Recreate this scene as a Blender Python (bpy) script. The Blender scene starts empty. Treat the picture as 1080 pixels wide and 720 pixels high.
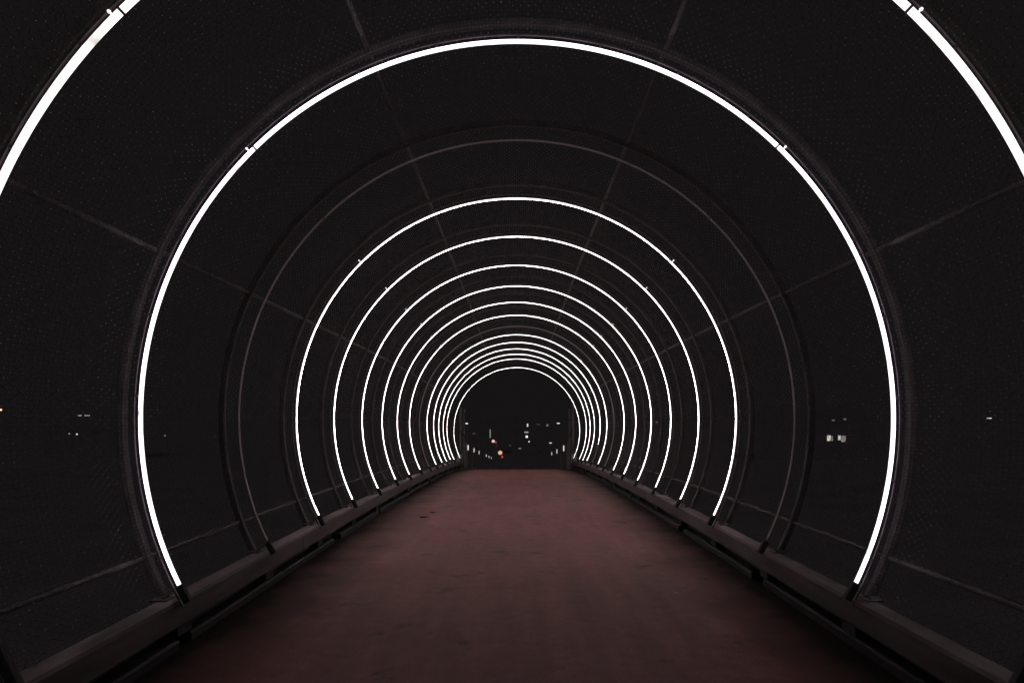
import bpy, bmesh, math, random
import numpy as np
from math import sin, cos, pi, radians as R_

random.seed(7)
SC = bpy.context.scene
COL = SC.collection

# ------------------------------------------------------------------ helpers
F = 780.0                      # focal length in photo pixels (1080 wide)
VX, VY = 545.0, 441.0          # where the tunnel axis meets the picture
RAD = 1.70                     # radius of the light rings
CAM_H = 1.05                   # lens height over the deck = tunnel axis height


def sag(y):
    """how far the whole bridge has dropped at distance y (crest, then ramp)"""
    if y < 5:
        return 0.0
    if y <= 19.9:
        return 0.00145 * (y - 5) ** 2
    a0 = 0.00145 * 14.9 ** 2
    if y <= 22.8:
        t = (y - 19.9) / 2.9
        return a0 + (0.70 - a0) * (0.35 * t + 0.65 * t * t) if t < 1 else 0.70
    return 0.70 + 0.0685 * (y - 22.8)


def slope(y):
    return (sag(y + .05) - sag(y - .05)) / .1


def tag(o, label=None, cat=None, group=None, kind=None):
    if label: o['label'] = label
    if cat: o['category'] = cat
    if group: o['group'] = group
    if kind: o['kind'] = kind
    return o


def empty(name, loc=(0, 0, 0)):
    o = bpy.data.objects.new(name, None)
    o.empty_display_size = .1
    o.location = loc
    COL.objects.link(o)
    return o


class MB:
    def __init__(self):
        self.v, self.f = [], []

    def add(self, vs, fs):
        b = len(self.v)
        self.v += [tuple(p) for p in vs]
        self.f += [tuple(b + i for i in q) for q in fs]

    def box(self, c, s, rx=0.0):
        cx, cy, cz = c
        hx, hy, hz = s[0] / 2, s[1] / 2, s[2] / 2
        vs = []
        for dx in (-hx, hx):
            for dy in (-hy, hy):
                for dz in (-hz, hz):
                    y2 = dy * cos(rx) - dz * sin(rx)
                    z2 = dy * sin(rx) + dz * cos(rx)
                    vs.append((cx + dx, cy + y2, cz + z2))
        self.add(vs, [(0, 1, 3, 2), (4, 6, 7, 5), (0, 4, 5, 1), (2, 3, 7, 6), (0, 2, 6, 4), (1, 5, 7, 3)])

    def sweep(self, rings, closed_ends=True):
        n = len(rings[0])
        b = len(self.v)
        for r in rings:
            self.v += [tuple(p) for p in r]
        for k in range(len(rings) - 1):
            for i in range(n):
                j = (i + 1) % n
                self.f.append((b + k * n + i, b + k * n + j, b + (k + 1) * n + j, b + (k + 1) * n + i))
        if closed_ends:
            self.f.append(tuple(b + i for i in reversed(range(n))))
            e = b + (len(rings) - 1) * n
            self.f.append(tuple(e + i for i in range(n)))

    def arc_tube(self, r, a0, a1, rad, seg, sides=10, yc=0.0, zc=0.0):
        rings = []
        for k in range(seg + 1):
            a = R_(a0 + (a1 - a0) * k / seg)
            ring = []
            for i in range(sides):
                t = 2 * pi * i / sides
                rr = r + rad * cos(t)
                ring.append((rr * cos(a), yc + rad * sin(t), zc + rr * sin(a)))
            rings.append(ring)
        self.sweep(rings)

    def arc_box(self, r0, r1, a0, a1, y0, y1, seg, ch=0.0, zc=0.0):
        """rectangular section bent round the axis, chamfered by ch"""
        prof = [(r0 + ch, y0), (r1 - ch, y0), (r1, y0 + ch), (r1, y1 - ch), (r1 - ch, y1), (r0 + ch, y1), (r0, y1 - ch), (r0, y0 + ch)] if ch else \
               [(r0, y0), (r1, y0), (r1, y1), (r0, y1)]
        rings = []
        for k in range(seg + 1):
            a = R_(a0 + (a1 - a0) * k / seg)
            rings.append([(rr * cos(a), yy, zc + rr * sin(a)) for rr, yy in prof])
        self.sweep(rings)

    def cyl(self, p0, p1, r0, r1, sides=12):
        p0, p1 = np.array(p0, float), np.array(p1, float)
        d = p1 - p0
        d /= np.linalg.norm(d)
        u = np.cross(d, (0, 0, 1.0) if abs(d[2]) < .9 else (1.0, 0, 0))
        u /= np.linalg.norm(u)
        w = np.cross(d, u)
        rings = []
        for p, r in ((p0, r0), (p1, r1)):
            rings.append([p + r * (cos(2 * pi * i / sides) * u + sin(2 * pi * i / sides) * w) for i in range(sides)])
        self.sweep(rings)

    def ball(self, c, r, nu=16, nv=10, sz=1.0):
        rings = []
        for j in range(nv + 1):
            t = pi * (0.02 + .96 * j / nv)
            rings.append([(c[0] + r * sin(t) * cos(2 * pi * i / nu), c[1] + r * sin(t) * sin(2 * pi * i / nu), c[2] - r * cos(t) * sz) for i in range(nu)])
        self.sweep(rings)

    def build(self, name, m, parent=None, smooth=False):
        me = bpy.data.meshes.new(name)
        me.from_pydata(self.v, [], self.f)
        bm = bmesh.new()
        bm.from_mesh(me)
        bmesh.ops.recalc_face_normals(bm, faces=bm.faces)
        bm.to_mesh(me)
        bm.free()
        if smooth:
            me.polygons.foreach_set('use_smooth', [True] * len(me.polygons))
            me.update()
        me.materials.append(m)
        o = bpy.data.objects.new(name, me)
        COL.objects.link(o)
        if parent: o.parent = parent
        return o


def copy_tree(o, parent=None):
    c = o.copy()
    COL.objects.link(c)
    if parent:
        c.parent = parent
    for ch in list(o.children):
        copy_tree(ch, c)
    return c


# ------------------------------------------------------------------ materials
def mat(name, base, rough=.6, metal=0.0, spec=.5):
    m = bpy.data.materials.new(name)
    m.use_nodes = True
    p = m.node_tree.nodes['Principled BSDF']
    p.inputs['Base Color'].default_value = (*base, 1)
    p.inputs['Roughness'].default_value = rough
    p.inputs['Metallic'].default_value = metal
    p.inputs['Specular IOR Level'].default_value = spec
    return m, m.node_tree, p


def noisy(name, c0, c1, rough=(.5, .8), scale=6.0, detail=6, stretch=(1, 1, 1), metal=0.0, bump=0.0, bscale=None, spec=.5, lo=.35, hi=.65):
    m, nt, p = mat(name, c0, rough[0], metal, spec)
    N, L = nt.nodes, nt.links
    tc = N.new('ShaderNodeTexCoord')
    mp = N.new('ShaderNodeMapping')
    mp.inputs['Scale'].default_value = stretch
    L.new(tc.outputs['Object'], mp.inputs['Vector'])
    n = N.new('ShaderNodeTexNoise')
    n.inputs['Scale'].default_value = scale
    n.inputs['Detail'].default_value = detail
    L.new(mp.outputs[0], n.inputs['Vector'])
    r = N.new('ShaderNodeValToRGB')
    r.color_ramp.elements[0].position, r.color_ramp.elements[1].position = lo, hi
    r.color_ramp.elements[0].color = (*c0, 1)
    r.color_ramp.elements[1].color = (*c1, 1)
    L.new(n.outputs['Fac'], r.inputs['Fac'])
    L.new(r.outputs[0], p.inputs['Base Color'])
    mr = N.new('ShaderNodeMapRange')
    mr.inputs['To Min'].default_value, mr.inputs['To Max'].default_value = rough
    L.new(n.outputs['Fac'], mr.inputs['Value'])
    L.new(mr.outputs[0], p.inputs['Roughness'])
    if bump:
        n2 = N.new('ShaderNodeTexNoise')
        n2.inputs['Scale'].default_value = bscale or scale * 8
        n2.inputs['Detail'].default_value = 4
        L.new(mp.outputs[0], n2.inputs['Vector'])
        b = N.new('ShaderNodeBump')
        b.inputs['Strength'].default_value = bump
        b.inputs['Distance'].default_value = .01
        L.new(n2.outputs['Fac'], b.inputs['Height'])
        L.new(b.outputs[0], p.inputs['Normal'])
    return m


def glow(name, col, strength, dirt=False):
    m = bpy.data.materials.new(name)
    m.use_nodes = True
    nt = m.node_tree
    N, L = nt.nodes, nt.links
    p = N['Principled BSDF']
    p.inputs['Base Color'].default_value = (.75, .74, .74, 1)
    p.inputs['Roughness'].default_value = .35
    p.inputs['Emission Color'].default_value = (*col, 1)
    p.inputs['Emission Strength'].default_value = strength
    if dirt:                                   # grime on the diffuser, a few blotches and a very slight unevenness
        tc = N.new('ShaderNodeTexCoord')
        n = N.new('ShaderNodeTexNoise')
        n.inputs['Scale'].default_value = 9
        n.inputs['Detail'].default_value = 5
        L.new(tc.outputs['Object'], n.inputs['Vector'])
        r = N.new('ShaderNodeValToRGB')
        e = r.color_ramp.elements
        e[0].position, e[1].position = .27, .47
        e[0].color = (.14, .12, .11, 1)
        e[1].color = (1, 1, 1, 1)
        L.new(n.outputs['Fac'], r.inputs['Fac'])
        mx = N.new('ShaderNodeMix')
        mx.data_type = 'RGBA'
        mx.blend_type = 'MULTIPLY'
        mx.inputs['Factor'].default_value = 1
        mx.inputs[6].default_value = (*col, 1)
        L.new(r.outputs[0], mx.inputs[7])
        L.new(mx.outputs[2], p.inputs['Emission Color'])
    return m


def make_deck_material():
    m, nt, p = mat('worn_red_deck', (.16, .09, .085), .6, 0, .12)
    N, L = nt.nodes, nt.links
    tc = N.new('ShaderNodeTexCoord')

    def noise(scale, detail, vec=None, rough=.55):
        n = N.new('ShaderNodeTexNoise')
        n.inputs['Scale'].default_value = scale
        n.inputs['Detail'].default_value = detail
        n.inputs['Roughness'].default_value = rough
        L.new(vec or tc.outputs['Object'], n.inputs['Vector'])
        return n

    def ramp(src, p0, c0, p1, c1):
        r = N.new('ShaderNodeValToRGB')
        e = r.color_ramp.elements
        e[0].position, e[1].position = p0, p1
        e[0].color, e[1].color = (*c0, 1), (*c1, 1)
        L.new(src, r.inputs['Fac'])
        return r.outputs[0]

    def mix(kind, fac, a, b):
        x = N.new('ShaderNodeMix')
        x.data_type = 'RGBA'
        x.blend_type = kind
        if isinstance(fac, float): x.inputs['Factor'].default_value = fac
        else: L.new(fac, x.inputs['Factor'])
        for i, s in ((6, a), (7, b)):
            if isinstance(s, tuple): x.inputs[i].default_value = (*s, 1)
            else: L.new(s, x.inputs[i])
        return x.outputs[2]

    big = noise(.9, 6)
    col = ramp(big.outputs['Fac'], .3, (.285, .124, .113), .7, (.355, .158, .143))
    mp = N.new('ShaderNodeMapping')                       # long scuffs along the walking line
    mp.inputs['Scale'].default_value = (3.0, .35, 1)
    L.new(tc.outputs['Object'], mp.inputs['Vector'])
    scuff = noise(2.2, 7, mp.outputs[0])
    col = mix('MULTIPLY', .55, col, ramp(scuff.outputs['Fac'], .35, (.60, .60, .60), .62, (1.12, 1.10, 1.09)))
    grit = noise(140, 3)
    col = mix('MULTIPLY', .6, col, ramp(grit.outputs['Fac'], .35, (.6, .6, .6), .65, (1.25, 1.25, 1.25)))
    mott = noise(11, 5, rough=.7)
    col = mix('MULTIPLY', .35, col, ramp(mott.outputs['Fac'], .36, (.66, .66, .66), .64, (1.22, 1.20, 1.19)))
    stain = noise(2.7, 5, rough=.65)
    col = mix('MIX', ramp(stain.outputs['Fac'], .60, (0, 0, 0), .68, (.6, .6, .6)), col, (.055, .040, .038))
    # dirt and moss along both edges, ragged; band widened to paint in kerb shade
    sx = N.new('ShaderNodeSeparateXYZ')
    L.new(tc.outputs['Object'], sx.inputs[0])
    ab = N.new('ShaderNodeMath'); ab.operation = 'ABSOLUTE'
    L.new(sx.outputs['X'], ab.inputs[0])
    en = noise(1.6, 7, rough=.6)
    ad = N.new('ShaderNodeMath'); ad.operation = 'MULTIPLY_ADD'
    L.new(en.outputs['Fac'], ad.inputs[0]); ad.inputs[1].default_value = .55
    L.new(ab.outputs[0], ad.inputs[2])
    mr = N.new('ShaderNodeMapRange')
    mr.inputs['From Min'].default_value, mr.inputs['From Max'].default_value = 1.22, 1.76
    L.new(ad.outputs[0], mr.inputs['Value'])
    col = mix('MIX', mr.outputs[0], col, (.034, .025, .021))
    L.new(col, p.inputs['Base Color'])
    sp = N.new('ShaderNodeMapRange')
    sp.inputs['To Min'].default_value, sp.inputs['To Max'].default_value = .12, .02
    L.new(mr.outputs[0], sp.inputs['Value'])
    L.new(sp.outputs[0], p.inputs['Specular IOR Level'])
    rr = N.new('ShaderNodeMapRange')
    rr.inputs['To Min'].default_value, rr.inputs['To Max'].default_value = .48, .72
    L.new(scuff.outputs['Fac'], rr.inputs['Value'])
    L.new(rr.outputs[0], p.inputs['Roughness'])
    b = N.new('ShaderNodeBump')
    b.inputs['Strength'].default_value = .35
    b.inputs['Distance'].default_value = .004
    L.new(grit.outputs['Fac'], b.inputs['Height'])
    b2 = N.new('ShaderNodeBump')
    b2.inputs['Strength'].default_value = .25
    b2.inputs['Distance'].default_value = .03
    L.new(big.outputs['Fac'], b2.inputs['Height'])
    L.new(b.outputs[0], b2.inputs['Normal'])
    L.new(b2.outputs[0], p.inputs['Normal'])
    return m


M = {}
M['lit'] = glow('lit_tube_face', (1.0, .91, .925), 22.0, dirt=True)
M['lit_near'] = glow('lit_tube_near_face', (1.0, .925, .97), 1.9, dirt=True)
M['lit_first'] = glow('lit_tube_first_face', (1.0, .95, .93), 1.5, dirt=True)
M['side_first'] = glow('tube_first_side_diffuser', (1.0, .94, .93), 1.6, dirt=True)
M['side'] = glow('tube_side_diffuser', (1.0, .87, .89), 1.1, dirt=True)
M['side_near'] = glow('tube_near_side_diffuser', (1.0, .88, 1.0), 3.4, dirt=True)
M['nub_glow'] = glow('connector_added_glow', (1.0, .95, .95), 1.1)  # glow added to the connectors for the tube light they catch
M['dead'], _nt, _p = mat('unlit_tube', (.78, .66, .64), .4)
M['channel'] = noisy('channel_metal', (.05, .040, .047), (.085, .068, .08), (.4, .6), 20)
M['clip'] = noisy('rusty_clip', (.16, .09, .05), (.30, .22, .16), (.5, .7), 60)
M['nub'], _nt, _p = mat('white_plastic', (.8, .78, .78), .4)
M['wire_glint'], _nt, _p = mat('painted_wire_glint', (.50, .43, .48), .35)  # paler than the wire, paints glints onto its bends
M['hoop'] = noisy('dark_painted_steel', (.062, .052, .052), (.105, .09, .09), (.5, .7), 12, bump=.1)
M['rail'] = noisy('dark_galvanised_rail', (.09, .078, .078), (.16, .14, .14), (.5, .7), 7, bump=.1)
M['wire'], _nt, _p = mat('black_coated_wire', (.020, .017, .018), .24)
M['kerb'] = noisy('weathered_kerb', (.070, .048, .049), (.170, .126, .128), (.45, .75), 3.0, 8, (2.5, .5, 4), bump=.25, bscale=40)
M['cap'] = noisy('kerb_cap_painted_light', (.10, .066, .066), (.50, .395, .395), (.4, .65), 2.2, 8, (2.5, .8, 3), bump=.15, bscale=40, lo=.3, hi=.7)  # paler than the beam, light from above painted into the colour
M['toe'] = noisy('dark_toe_kerb', (.014, .011, .010), (.030, .023, .021), (.55, .8), 4.0, 8, (2, .8, 2), bump=.3, bscale=50)  # very dark colour for the low kerb
M['block'] = noisy('dark_block', (.02, .018, .017), (.05, .042, .04), (.6, .8), 8)
M['galv'] = noisy('galvanised_steel', (.30, .28, .28), (.50, .47, .47), (.35, .55), 25, metal=.5)
M['fence'] = noisy('grey_fence_steel', (.19, .175, .175), (.26, .24, .24), (.5, .7), 15)
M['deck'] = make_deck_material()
M['soffit'] = noisy('deck_concrete', (.16, .15, .145), (.24, .225, .22), (.7, .85), 3)
M['ground'] = noisy('night_grass_ground', (.195, .185, .19), (.235, .22, .225), (.85, .95), .15, 8, spec=.2)
M['wall'] = noisy('building_render', (.205, .20, .20), (.235, .225, .225), (.8, .9), .5, 6, spec=.2)
M['roof'] = noisy('roof_felt', (.20, .185, .185), (.24, .225, .225), (.8, .9), .8)
M['frame'], _nt, _p = mat('window_frame_paint', (.25, .24, .24), .5)
M['glass'], _nt, _p = mat('curtained_window_glass', (.20, .19, .19), .3)
M['pole_dark'] = noisy('dark_fence_steel', (.10, .088, .088), (.17, .155, .155), (.5, .7), 9)
M['pole'] = noisy('lamp_post_paint', (.22, .21, .21), (.28, .27, .27), (.5, .7), 3)

# ------------------------------------------------------------------ setting
Z0 = 0.0                       # deck height at the camera
gm = MB()
gm.add([(-1500, -600, -8), (1500, -600, -8), (1500, 3000, -8), (-1500, 3000, -8)], [(0, 1, 2, 3)])
tag(gm.build('ground', M['ground']), kind='structure')

ys = [-2.0] + [i * .4 for i in range(-4, 58)] + [23.2 + i * 1.0 for i in range(0, 25)]
ys = sorted(set(ys))
dk = MB()
for k in range(len(ys)):
    z = -sag(ys[k])
    for x in np.linspace(-1.78, 1.78, 13):
        dk.v.append((x, ys[k], z))
for k in range(len(ys) - 1):
    for i in range(12):
        a = k * 13 + i
        dk.f.append((a, a + 1, a + 14, a + 13))
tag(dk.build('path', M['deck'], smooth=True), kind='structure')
sb = MB()
sb.sweep([[(-1.9, y, -sag(y) - .45), (1.9, y, -sag(y) - .45), (1.9, y, -sag(y) - .006), (-1.9, y, -sag(y) - .006)] for y in ys])
tag(sb.build('bridge_deck', M['soffit']), kind='structure')

# ------------------------------------------------------------------ light rings
# photo radius in pixels of each ring -> distance
ring_r = [('A', 598), ('B', 397), ('C', 293), ('D', 232), ('E', 192.5), ('F', 163), ('G', 142.1), ('H', 126), ('I', 113.35),
          ('J', 102.8), ('K', 95), ('L', 88), ('M', 82.3), ('N', 77.6), ('O', 73.6), ('P', 66.5)]
ring_y = {k: F * RAD / r for k, r in ring_r}
ring_labels = {
    'A': 'nearest and largest glowing ring light, cut off by the top corners of the picture',
    'B': 'large glowing white ring light, the nearest one seen as a whole arch',
    'C': 'dead unlit grey ring light just beyond the nearest whole glowing arch',
    'D': 'first glowing white ring light beyond the dead unlit ring',
    'E': 'second glowing white ring light beyond the dead unlit ring',
    'F': 'third glowing white ring light beyond the dead unlit ring',
    'G': 'fourth glowing white ring light beyond the near dead ring',
    'H': 'glowing ring light on the crest, last but one before the far dark gap',
    'I': 'glowing ring light on the crest, just before the far dark gap between rings',
    'J': 'faint dead ring light in the far dark gap between glowing rings',
    'K': 'glowing ring light just after the far dark gap between rings',
    'L': 'far glowing ring light whose right foot has gone dark',
    'M': 'far glowing ring light right after the one with a dark right foot',
    'N': 'far glowing ring light in the middle of the last close-set bunch',
    'O': 'smallest but one glowing ring light, last of the close-set bunch',
    'P': 'smallest and farthest glowing ring light, framing the dark tunnel exit',
}
SEGS = [(-26.0, 45.86), (46.14, 133.86), (134.14, 206.0)]


def make_ring(glow_mat, TR=.0037, cut=None, short=0.0, name='ring_light'):
    live = glow_mat is not M['dead']
    root = empty(name)
    side = {'lit_tube_near_face': M['side_near'], 'lit_tube_first_face': M['side_first']}.get(glow_mat.name, M['side'])
    for i, (a0, a1) in enumerate(SEGS):
        if cut and i == cut[0]:
            d = MB()
            d.arc_tube(RAD, a0, cut[1] - .4, TR * .7, 14)
            tag(d.build('light_tube', M['dead'], root, True), 'unlit grey foot of the tube')
            a0 = cut[1]
        if i == 0: a0 += short
        if i == 2: a1 -= short
        mb = MB()
        if not live:
            mb.arc_tube(RAD, a0, a1, TR, 72)
            mb.build('light_tube', M['dead'], root, True)
            continue
        # flexible light strip: the face towards the walkway is the bright one, its sides only glow
        mb.arc_box(RAD - TR, RAD + TR, a0, a1, -.010, .010, 72, .002)
        o = mb.build('light_tube', side, root)
        o.data.materials.append(glow_mat)
        for p in o.data.polygons:
            c = p.center
            if p.normal.x * c.x + p.normal.z * c.z < -.75 * math.hypot(c.x, c.z):
                p.material_index = 1
    ch = MB()
    # slim channel carrying the tube, stands on the kerb on both sides
    if live:
        ch.arc_box(RAD + .031, RAD + .039, -29.2, 209.2, .002, .012, 150)
        for k in range(19):                               # saddle clips that hold the tube
            a = -22 + k * 12.4
            ch.arc_box(RAD + TR - .001, RAD + .031, a - .15, a + .15, .004, .016, 1)
    else:
        ch.arc_box(RAD + .0075, RAD + .0105, -29.2, 209.2, .002, .020, 150)
    ch.build('channel', M['channel'] if live else M['block'], root)
    for a, s in ((46, -1), (134, 1)):
        c = MB()
        c.arc_box(RAD - TR - .002, RAD + TR + .001, a - .13, a + .13, -.0115, .0115, 2)
        c.build('joint_clip', M['clip'], root)
        n = MB()
        aa = R_(a + s * .9)
        p0 = (RAD * cos(aa), -.004, RAD * sin(aa))
        p1 = ((RAD + .020) * cos(aa), -.004, (RAD + .020) * sin(aa))
        p2 = ((RAD + .026) * cos(aa), -.004, (RAD + .026) * sin(aa))
        n.cyl(p0, p1, .0034, .0034, 10)
        n.cyl(p1, p2, .0054, .0046, 10)
        n.build('connector', M['nub_glow'] if live else M['channel'], root, False)
    for s in (-1, 1):                                     # dark socket between tube end and kerb
        b = MB()
        a0, a1 = (-29.0, -26.25 + short) if s > 0 else (206.25 - short, 209.0)
        b.arc_box(RAD - .017, RAD + .017, a0, a1, -.017, .017, 5, .004)
        b.build('end_socket', M['block'], root)
    return root


G_RING = 'ring lights along the tunnel'
ring_near = make_ring(M['lit_near'], .0064)
ring_first = make_ring(M['lit_first'], .0080, short=2.9)
ring_lit = make_ring(M['lit'])
ring_dead = make_ring(M['dead'], .0062)
ring_cut = make_ring(M['lit'], cut=(0, -13.0))
used = set()
for k, r in ring_r:
    src = ring_dead if k in 'CJ' else ring_cut if k == 'L' else ring_first if k == 'A' else ring_near if k == 'B' else ring_lit
    o = src if id(src) not in used else copy_tree(src)
    used.add(id(src))
    y = ring_y[k]
    o.location = (random.uniform(-.004, .004), y, CAM_H - sag(y))
    o.rotation_euler = (-math.atan(slope(y)), random.uniform(-.004, .004), 0)
    tag(o, ring_labels[k], 'ring light', G_RING)

# ------------------------------------------------------------------ cage: hoops, rails, mesh
HR0, HR1 = 1.845, 1.882
MESH_R = 1.838
hoop_y = [-.95, .18, 1.27] + [ring_y[k] + .15 for k, _ in ring_r]
hoop_y.append((ring_y['O'] + ring_y['P']) / 2 + .15)
hoop_y = sorted(hoop_y)
cage = empty('tunnel_cage', (0, 0, 0))
tag(cage, 'dark arched cage of steel hoops, long rails and black wire mesh over the path', 'tunnel')

hp = MB()
hp.arc_box(HR0, HR1, -27.5, 207.5, -.021, .021, 110, .006)
hoop0 = hp.build('hoop', M['hoop'], cage)
for i, y in enumerate(hoop_y):
    o = hoop0 if i == 0 else hoop0.copy()
    if i: COL.objects.link(o)
    o.parent = cage
    o.location = (0, y, CAM_H - sag(y))
    o.rotation_euler = (-math.atan(slope(y)), 0, 0)

RAIL_ANG = [-20.5, 25, 68, 112, 155, 200.5]
rail_ys = list(np.arange(-.95, 20.05, .35)) + [20.05]
for a in RAIL_ANG:
    rm = MB()
    rr = 1.872
    ca, sa = cos(R_(a)), sin(R_(a))
    rings = []
    for y in rail_ys:
        cx, cz = rr * ca, CAM_H - sag(y) + rr * sa
        rings.append([(cx + .0135 * cos(2 * pi * i / 10), y, cz + .0135 * sin(2 * pi * i / 10)) for i in range(10)])
    rm.sweep(rings)
    rm.build('rail', M['rail'], cage, True)

# chain link: every wire zigzags round the arch and hooks into its neighbours
PITCH = .034


def link_mesh(length):
    n_w = int(round(length / PITCH))
    p = length / n_w
    a0, a1 = -27.3, 207.3
    arc = R_(a1 - a0) * MESH_R
    n_s = int(arc / (PITCH / 2))
    V, Fc, MI = [], [], []
    wr = .0012
    rng = np.random.default_rng(3)
    da = np.radians(a1 - a0) / n_s
    for j in range(n_w):
        y0 = (j + .5) * p
        k = np.arange(n_s + 1)
        ang = np.radians(a0) + k * da
        side = np.where((k + j) % 2 == 0, -1.0, 1.0)
        yy = y0 + side * (p / 2 + .0012) + rng.normal(0, .0008, n_s + 1)
        bow = .004 * np.sin(ang * 9.0 + j * .31) + rng.normal(0, .0006, n_s + 1)
        rad = MESH_R + side * .0016 + bow
        base = len(V)
        pts = []
        for i in range(n_s + 1):          # each bend is a short knuckle where two wires hook
            for e in (-.11, .11):
                pts.append((ang[i] + e * da, yy[i] - side[i] * p * .11 * .5, rad[i] - .0005, 1.0))
            pts.insert(-1, (ang[i], yy[i], rad[i] - .0012, 1.25))
        for a, y_, r_, th in pts:
            ca, sa = math.cos(a), math.sin(a)
            x, z = r_ * ca, r_ * sa
            w_ = wr * th
            V += [(x + w_ * ca, y_, z + w_ * sa), (x, y_ + w_ * 1.3, z), (x - w_ * ca, y_, z - w_ * sa), (x, y_ - w_ * 1.3, z)]
        for i in range(len(pts) - 1):
            b = base + i * 4
            glint = 1 if (i % 3 != 2 and rng.random() < .7) else 0  # most knuckles get the pale colour that paints in a glint
            for q in range(4):
                q2 = (q + 1) % 4
                Fc.append((b + q, b + q2, b + 4 + q2, b + 4 + q))
                MI.append(glint)
    me = bpy.data.meshes.new('wire_mesh')
    me.from_pydata(V, [], Fc)
    me.polygons.foreach_set('use_smooth', [True] * len(me.polygons))
    me.materials.append(M['wire'])
    me.materials.append(M['wire_glint'])
    me.polygons.foreach_set('material_index', MI)
    me.update()
    return me


BAY = 1.16
wm = link_mesh(BAY)
for i in range(len(hoop_y) - 1):
    y0, y1 = hoop_y[i], hoop_y[i + 1]
    o = bpy.data.objects.new('wire_mesh', wm)
    COL.objects.link(o)
    o.parent = cage
    ymid = (y0 + y1) / 2
    s = slope(ymid)
    o.location = (0, y0, CAM_H - sag(ymid) + s * (ymid - y0))
    o.rotation_euler = (-math.atan(s), 0, 0)
    o.scale = (1, (y1 - y0) / BAY, 1)

# ------------------------------------------------------------------ kerbs on both sides
BX = 1.525
Y_END = 20.25
for s, nm in ((-1, 'left'), (1, 'right')):
    k = empty('kerb', (s * BX, 0, 0))
    tag(k, 'long raised brown kerb beam running along the %s edge of the path' % nm, 'kerb', 'kerb beams beside the path')
    bm_ = MB()
    seg_len = 3.54
    y = -1.8
    n = 0
    while y < Y_END - .1:
        ye = min(y + seg_len - .006, Y_END)
        st = max(2, int((ye - y) / .3))
        jit = random.uniform(-.003, .003)
        rings = []
        for q in range(st + 1):
            yy = y + (ye - y) * q / st
            zt, zb = CAM_H - .825 - sag(yy) + jit, CAM_H - .942 - sag(yy)
            x0, x1 = 0 + jit * .6, .085
            c = .006
            pr = [(x0, zb + c), (x0 + c, zb), (x1, zb), (x1, zt), (x0 + c, zt), (x0, zt - c)]
            rings.append([(s * px, yy, pz) for px, pz in pr])
        bm_.sweep(rings)
        y += seg_len
        n += 1
    bm_.build('beam', M['kerb'], k)
    cp = MB()                                             # thin sheet added along the beam top, paler to paint in light
    cp.sweep([[(s * px, yy, CAM_H - .825 - sag(yy) + pz) for px, pz in ((-.004, -.012), (-.001, -.012), (-.001, .0035), (.080, .0035), (.080, .0065), (-.004, .0065))]
              for yy in np.arange(-1.8, Y_END + .01, .35)])
    cp.build('cap', M['cap'], k)
    # outer upstand behind the beam carrying the hoops
    up = MB()
    up.sweep([[(s * .089, yy, -sag(yy) + .004), (s * .17, yy, -sag(yy) + .004), (s * .17, yy, CAM_H - .872 - sag(yy)), (s * .089, yy, CAM_H - .872 - sag(yy))]
              for yy in np.arange(-1.8, Y_END + .01, .35)])
    up.build('upstand', M['block'], k)
    # low toe kerb in lengths with drainage gaps
    tk = MB()
    y = -1.7
    while y < Y_END - .4:
        ln = random.uniform(1.6, 2.9)
        ye = min(y + ln, Y_END)
        jx = random.uniform(.004, .022)
        ht = random.uniform(.040, .052)
        rings = []
        for q in range(5):
            yy = y + (ye - y) * q / 4
            z = -sag(yy)
            rings.append([(s * px, yy, z + pz) for px, pz in ((-.004 + jx, .002), (.086, .002), (.086, ht), (.006 + jx, ht), (-.004 + jx, ht - .01))])
        tk.sweep(rings)
        y = ye + random.uniform(.06, .22)
    tk.build('toe_kerb', M['toe'], k)
    for y in np.arange(-1.3, Y_END, 1.18):
        b = MB()
        b.box((s * .045, y, CAM_H - .967 - sag(y)), (.07, .14, .046))
        b.build('spacer_block', M['block'], k)
    fp = MB()
    for y in hoop_y:
        zt = CAM_H - .825 - sag(y)
        fp.box((s * .075, y - .15, zt + .0105), (.075, .085, .007))
        fp.cyl((s * .060, y - .168, zt + .014), (s * .060, y - .168, zt + .024), .008, .008, 6)
        fp.cyl((s * .060, y - .132, zt + .014), (s * .060, y - .132, zt + .024), .008, .008, 6)
    fp.build('foot_plates', M['kerb'], k)

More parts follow.
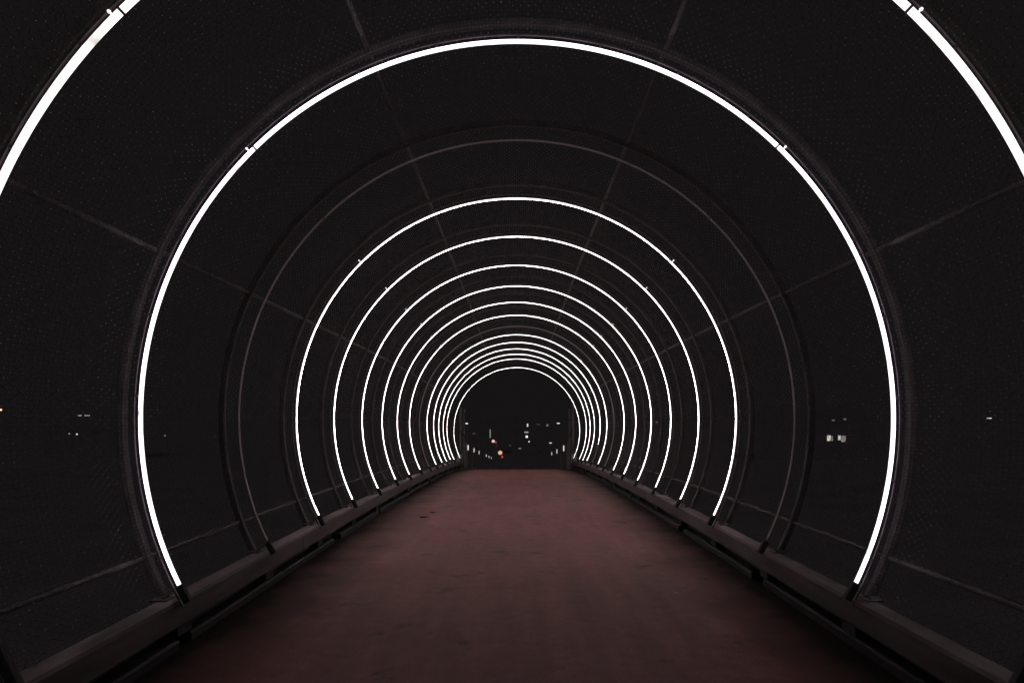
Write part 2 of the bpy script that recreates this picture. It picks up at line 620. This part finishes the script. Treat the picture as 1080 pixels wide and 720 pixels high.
# ------------------------------------------------------------------ picket fences down the ramp
fence_y = [20.42, 22.0, 22.8, 26.0, 29.5, 32.9, 36.4, 40.0, 43.7, 47.2]
for s, nm in ((-1, 'left'), (1, 'right')):
    f = empty('ramp_fence', (s * 1.56, 20.4, -sag(20.4)))
    tag(f, 'grey fence of upright bars and posts down the ramp beyond the exit, %s side' % nm, 'fence', 'ramp fences')
    ox, oy, oz = f.location

    def loc(x, y, z): return (x - ox, y - oy, z - oz)
    for i, y in enumerate(fence_y):
        z = -sag(y)
        p = MB()
        ph = 1.86 if i < 2 else 1.02
        p.box(loc(s * 1.56, y, z + ph / 2), (.05, .05, ph))
        p.box(loc(s * 1.56, y, z + ph + .008), (.065, .065, .012))
        if i == 0:                                        # galvanised shoe that catches the last ring
            p.build('post', M['hoop'], f)
            q = MB()
            q.box(loc(s * 1.575, y - .05, z + .30), (.15, .09, .19))
            q.box(loc(s * 1.575, y - .05, z + .41), (.17, .11, .02))
            q.build('post_shoe', M['galv'], f)
        else:
            p.build('post', M['fence'], f)
    for i in range(len(fence_y) - 1):
        y0, y1 = fence_y[i] + .035, fence_y[i + 1] - .035
        m_ = MB()
        if i == 0:
            for h in (.16, 1.08, 1.74):
                za, zb = -sag(y0) + h, -sag(y1) + h
                m_.sweep([[loc(s * 1.56 + dx, yy, zz + dz) for dx, dz in ((-.014, -.014), (.014, -.014), (.014, .014), (-.014, .014))] for yy, zz in ((y0, za), (y1, zb))])
            for b in range(1, 4):
                yy = y0 + (y1 - y0) * b / 4
                z = -sag(y0) + (-sag(y1) + sag(y0)) * b / 4
                m_.cyl(loc(s * 1.56, yy, z + .08), loc(s * 1.56, yy, z + 1.80), .010, .010, 8)
            m_.build('bar_panel', M['pole_dark'], f)
        else:                                             # lower part of the ramp: two cables between posts
            for h in (.55, .98):
                m_.cyl(loc(s * 1.56, y0, -sag(y0) + h), loc(s * 1.56, y1, -sag(y1) + h), .005, .005, 6)
            m_.build('cable', M['fence'], f)

# small upright lamps on the ramp fence posts
def post_lamp(y, s, label, h=.13, st=5.0, dx=.0, w=.028):
    z = -sag(y) + .85
    o = empty('post_lamp', (s * (1.50 - dx), y, z - h / 2))
    b = MB()
    b.box((0, .03, h / 2), (w + .03, .02, h + .06))
    b.build('back_plate', M['fence'], o)
    d = MB()
    d.box((0, 0, h / 2), (w, .035, h))
    d.build('lamp_glass', M['ramp%.2f' % st] if ('ramp%.2f' % st) in M else M.setdefault('ramp%.2f' % st, glow('ramp_lamp', (1, .95, .9), st)), o)
    tag(o, label, 'lamp', 'post lamps down the ramp')

for y, s, lb, st, h in [
        (22.8, -1, 'small upright white lamp on left ramp fence, the nearest and tallest of that row', 1.2, .15),
        (26.0, -1, 'small upright lamp on left ramp fence, second down the row', .9, .13),
        (29.5, -1, 'small upright lamp on left ramp fence, third down the row', .7, .13),
        (36.4, -1, 'small lamp on left ramp fence, first of the lower close three', .9, .10),
        (40.0, -1, 'small lamp on left ramp fence, middle of the lower close three', .9, .10),
        (43.7, -1, 'small lamp on left ramp fence, the farthest and lowest of its row', .7, .10),
        (23.6, 1, 'small upright white lamp on right ramp fence, the nearest and tallest of that row', 1.1, .17),
        (27.6, 1, 'small upright lamp on right ramp fence, middle of its row of three', .9, .15),
        (31.7, 1, 'small lamp on right ramp fence, the farthest and lowest of its row', .7, .13)]:
    post_lamp(y, s, lb, h, st * .75)


# ------------------------------------------------------------------ far lamps and buildings
def at(px, py, y):
    return ((px - VX) * y / F, y, CAM_H - (py - VY) * y / F)


GZ = -8.0


def street_lamp(px, py, y, label, col, st, r=.2, kind='head'):
    x, y, z = at(px, py, y)
    o = empty('street_lamp', (x, y, GZ))
    h = z - GZ
    p = MB()
    p.cyl((0, 0, 0), (0, 0, .5), .12, .10, 10)
    g = glow('lamp_glow', col, st)
    if kind == 'globe':
        p.cyl((0, 0, .5), (0, 0, h - r * 1.05), .07, .05, 10)
        p.cyl((0, 0, h - r * 1.25), (0, 0, h - r * .9), r * .5, r * .6, 12)
        p.build('pole', M['pole'], o)
        b = MB(); b.ball((0, 0, h), r)
        b.build('globe', g, o, True)
    else:
        p.cyl((0, 0, .5), (0, 0, h + .35), .08, .05, 10)
        p.cyl((0, 0, h + .33), (0, -.8, h + .2), .04, .035, 8)
        p.build('pole', M['pole'], o)
        hd = MB(); hd.box((0, -1.0, h + .16), (r * 2 + .12, .75, .12))
        hd.build('lamp_head', M['pole'], o)
        b = MB(); b.box((0, -1.0, h + .03), (r * 2, .6, .14))
        b.build('lamp_glass', g, o)
    tag(o, label, 'street lamp', 'street lamps beyond the bridge')


W = (1, .95, .90)
street_lamp(527.5, 477.2, 95, 'orange globe lamp low in the middle beyond the tunnel exit', (1, .55, .36), .75, .27, 'globe')
street_lamp(520.2, 465.0, 110, 'pale pink globe lamp above and left of the orange globe', (1, .72, .66), .75, .23, 'globe')
street_lamp(492.6, 446.5, 140, 'white street lamp high at the left of the tunnel exit', W, 1.5, .22)
street_lamp(500.2, 457.0, 150, 'faint street lamp below the white lamp left of the exit', W, .10, .20)
street_lamp(588.5, 446.3, 145, 'white street lamp highest at the right of the tunnel exit', W, 1.2, .26)
street_lamp(577.3, 448.3, 150, 'dim round street lamp left of the highest right lamp', W, .13, .24, 'globe')
street_lamp(567.5, 447.6, 170, 'dimmest wide street lamp between tall building lights and dim round lamp', W, .05, .40)
street_lamp(555.6, 460.3, 120, 'brightest white globe lamp right of centre beyond the exit', (1, .96, .88), 2.2, .17, 'globe')
street_lamp(558.0, 465.5, 125, 'small white globe lamp just under the brightest one', (1, .96, .9), .7, .13, 'globe')
street_lamp(548.2, 472.5, 110, 'faint amber street lamp low beside the centre of exit', (1, .86, .70), .22, .20)
street_lamp(580.3, 466.8, 115, 'white street lamp above the row of right ramp lamps', W, .8, .17)
street_lamp(538.0, 469.5, 130, 'very faint street lamp right of the orange globe', W, .06, .17)
street_lamp(1040, 441.0, 150, 'lone white street lamp seen through the mesh at far right', W, 1.0, .30)
street_lamp(0.8, 432.0, 150, 'orange street lamp at the left edge seen through the mesh', (1, .62, .36), 1.6, .22, 'globe')
street_lamp(73, 457.2, 150, 'dim white globe lamp at far left, left of the pair', W, .35, .15, 'globe')
street_lamp(81, 457.6, 150, 'brighter white globe lamp at far left, right of the pair', W, 1.2, .16, 'globe')
street_lamp(692.8, 445.0, 150, 'faint lone globe lamp seen through the right mesh near exit', W, .25, .15, 'globe')
street_lamp(174, 459.0, 150, 'faint lone globe lamp seen through the left mesh', W, .22, .14, 'globe')

# red tail lights of traffic signals: two slim signal posts
def signal(px, py, y, label, st):
    x, y, z = at(px, py, y)
    o = empty('traffic_signal', (x, y, GZ))
    h = z - GZ
    p = MB(); p.cyl((0, 0, 0), (0, 0, h + .3), .06, .06, 10); p.build('pole', M['pole'], o)
    hd = MB(); hd.box((0, -.12, h - .25), (.34, .22, 1.0)); hd.build('signal_head', M['pole'], o)
    for j, zz in enumerate((h, h - .28, h - .56)):
        l = MB(); l.cyl((0, -.23, zz), (0, -.27, zz), .15, .15, 14)
        l.build('signal_lens', glow('red_signal', (1, .06, .05), st) if j == 0 else M['glass'], o)
    tag(o, label, 'traffic signal', 'red signals beyond the bridge')


signal(529.6, 481.4, 97, 'small red signal light just under the orange globe lamp', .38)
signal(522.7, 466.0, 112, 'small red signal light touching the pale pink globe lamp', .35)


def building(name, x0, x1, y, ztop, label, lit, depth=12, cols=6, rows=3):
    """block with a grid of dark windows; lit = [(px, py, w, h, strength)] glowing ones"""
    o = empty(name, ((x0 + x1) / 2, y, GZ))
    w, h = x1 - x0, ztop - GZ
    cx = (x0 + x1) / 2
    th = math.atan2(cx, y)                                # the front faces the bridge
    o.rotation_euler = (0, 0, -th)
    b = MB(); b.box((0, depth / 2, h / 2), (w, depth, h)); b.build('wall', M['wall'], o)
    r = MB(); r.box((0, depth / 2, h + .16), (w - .3, depth - .3, .32)); r.build('roof', M['roof'], o)
    taken = []
    for px, py, ww, hh, st, colr in lit:
        t_ = (cx * cx + y * y) / (cx * (px - VX) / F + y)  # distance along the view ray to the front wall
        X, Y_, Z = at(px, py, t_)
        X = (X - cx) * cos(th) - (Y_ - y) * sin(th); Z -= GZ
        taken.append((X, Z))
        fr = MB()
        t = .1
        fr.box((X - ww / 2 - t / 2, -.03, Z), (t, .1, hh + 2 * t)); fr.box((X + ww / 2 + t / 2, -.03, Z), (t, .1, hh + 2 * t))
        fr.box((X, -.03, Z + hh / 2 + t / 2), (ww, .1, t)); fr.box((X, -.03, Z - hh / 2 - t / 2), (ww, .1, t))
        f_ = fr.build('window', M['frame'], o)
        pn = MB(); pn.box((X, -.012, Z), (ww, .016, hh))
        tag(pn.build('pane', glow('lit_window', colr, st), f_), 'lit window pane')
    for i in range(cols):
        for j in range(rows):
            X = -w / 2 + w * (i + .5) / cols
            Z = h - 1.8 - j * 2.9
            if Z < 1 or any(abs(X - a) < 2.0 and abs(Z - c) < 1.9 for a, c in taken):
                continue
            fr = MB()
            fr.box((X - .65, -.03, Z), (.1, .1, 1.4)); fr.box((X + .65, -.03, Z), (.1, .1, 1.4))
            fr.box((X, -.03, Z + .65), (1.2, .1, .1)); fr.box((X, -.03, Z - .65), (1.2, .1, .1))
            f_ = fr.build('window', M['frame'], o)
            pn = MB(); pn.box((X, -.012, Z), (1.2, .016, 1.2)); pn.build('pane', M['glass'], f_)
    tag(o, label, 'building', 'dark buildings beyond the bridge')


WW = (1, .95, .86)
building('apartment_building', 52, 76, 160, 3.2, 'dark block behind the right mesh with two bright lit windows',
         [(874.3, 461.8, .75, 1.2, .62, WW), (877.6, 462.0, .35, 1.1, .16, WW), (885.2, 461.4, .5, 1.0, .55, WW), (889.5, 462.6, .9, 1.3, .20, (1, .85, .85)), (879, 443.0, .6, .35, .10, WW), (890.8, 441.8, .6, .35, .12, WW)])
building('apartment_building', -104, -84, 165, 3.4, 'dark block behind the left mesh with two dim lit slits near its roof',
         [(84, 438.0, .7, .28, .28, WW), (92, 438.0, 1.0, .28, .28, WW)], cols=5)
building('office_tower', -1.2, 5.2, 190, 2.6, 'dark narrow tower straight ahead with one lit upright and one lit flat window',
         [(556.4, 448.2, .35, .75, .7, WW), (555.2, 455.6, 1.0, .35, .32, WW)], cols=3)
building('stair_tower', -8.6, -4.8, 185, 1.5, 'dark slim stair tower left of centre with a tall dim lit strip',
         [(517.0, 457.0, .32, 2.1, .16, WW), (523.4, 468.5, .28, 1.5, .10, (1, .7, .7))], cols=1, rows=1)

# ------------------------------------------------------------------ litter on the path
def leaf(px, py, length, rot, m, label):
    y = 4.0                                               # march along the view ray to the deck
    while CAM_H - (py - VY) * y / F > -sag(y) and y < 19:
        y += .01
    x = (px - VX) * y / F
    o_ = MB()
    n = 9
    top, bot = [], []
    for i in range(n):
        t = i / (n - 1)
        wd = length * .30 * (sin(pi * t) ** .8) * (1 + .18 * (-1) ** i) + .001
        curl = length * .30 * (t - .5) ** 2 + length * .05
        for sgn in (-1, 0, 1):
            top.append((length * (t - .5), sgn * wd, curl + abs(sgn) * wd * .35))
    vs = top + [(a, b, c - .0012) for a, b, c in top]
    fs = []
    for i in range(n - 1):
        for q in range(2):
            a = i * 3 + q
            fs.append((a, a + 1, a + 4, a + 3))
            fs.append((n * 3 + a, n * 3 + a + 3, n * 3 + a + 4, n * 3 + a + 1))
    o_.add(vs, fs)
    o_.cyl((length * .48, 0, length * .12), (length * .75, length * .05, length * .03), .0016, .0011, 6)
    ob = o_.build('dry_leaf', m, smooth=False)
    ob.location = (x, y, -sag(y) + .001)
    ob.rotation_euler = (-math.atan(slope(y)), 0, R_(rot))
    tag(ob, label, 'leaf', 'dry leaves on the path')


M['leaf_pale'] = noisy('pale_dry_leaf', (.40, .33, .27), (.55, .47, .40), (.5, .7), 60)
M['leaf_dark'] = noisy('dark_dry_leaf', (.035, .022, .018), (.06, .04, .03), (.6, .8), 60)
leaf(712, 626, .035, 30, M['leaf_pale'], 'tiny pale dry leaf on the right half of the near path')
leaf(447, 546, .10, 12, M['leaf_dark'], 'dark dry leaf on the left of the path, the nearer of two')
leaf(456, 541, .08, -25, M['leaf_dark'], 'dark dry leaf on the left of the path, the farther of two')

# ------------------------------------------------------------------ night light
w = bpy.data.worlds.new('World')
SC.world = w
w.use_nodes = True
bg = w.node_tree.nodes['Background']
bg.inputs['Color'].default_value = (1.0, .89, .905, 1)
bg.inputs['Strength'].default_value = .0076

sun = bpy.data.lights.new('added_night_fill', 'SUN')                  # weak, wide fill lamp added to lift ground, walls and deck
sun.energy = .118
sun.angle = R_(40)
sun.color = (1.0, .92, .92)
so = bpy.data.objects.new('added_night_fill', sun)
so.rotation_euler = (R_(45), R_(4), 0)
COL.objects.link(so)

# ------------------------------------------------------------------ camera
cam = bpy.data.cameras.new('camera')
cam.sensor_width = 36
cam.sensor_fit = 'HORIZONTAL'
cam.lens = F / 1080 * 36
cam.shift_x = -(VX - 540) / 1080
cam.shift_y = (VY - 360) / 1080
cam.clip_start = .05
cam.clip_end = 5000
co = bpy.data.objects.new('camera', cam)
co.location = (0, 0, CAM_H)
co.rotation_euler = (R_(90), 0, 0)
COL.objects.link(co)
SC.camera = co

SC.view_settings.view_transform = 'Standard'
SC.view_settings.look = 'None'
SC.view_settings.exposure = 0
SC.view_settings.gamma = 1
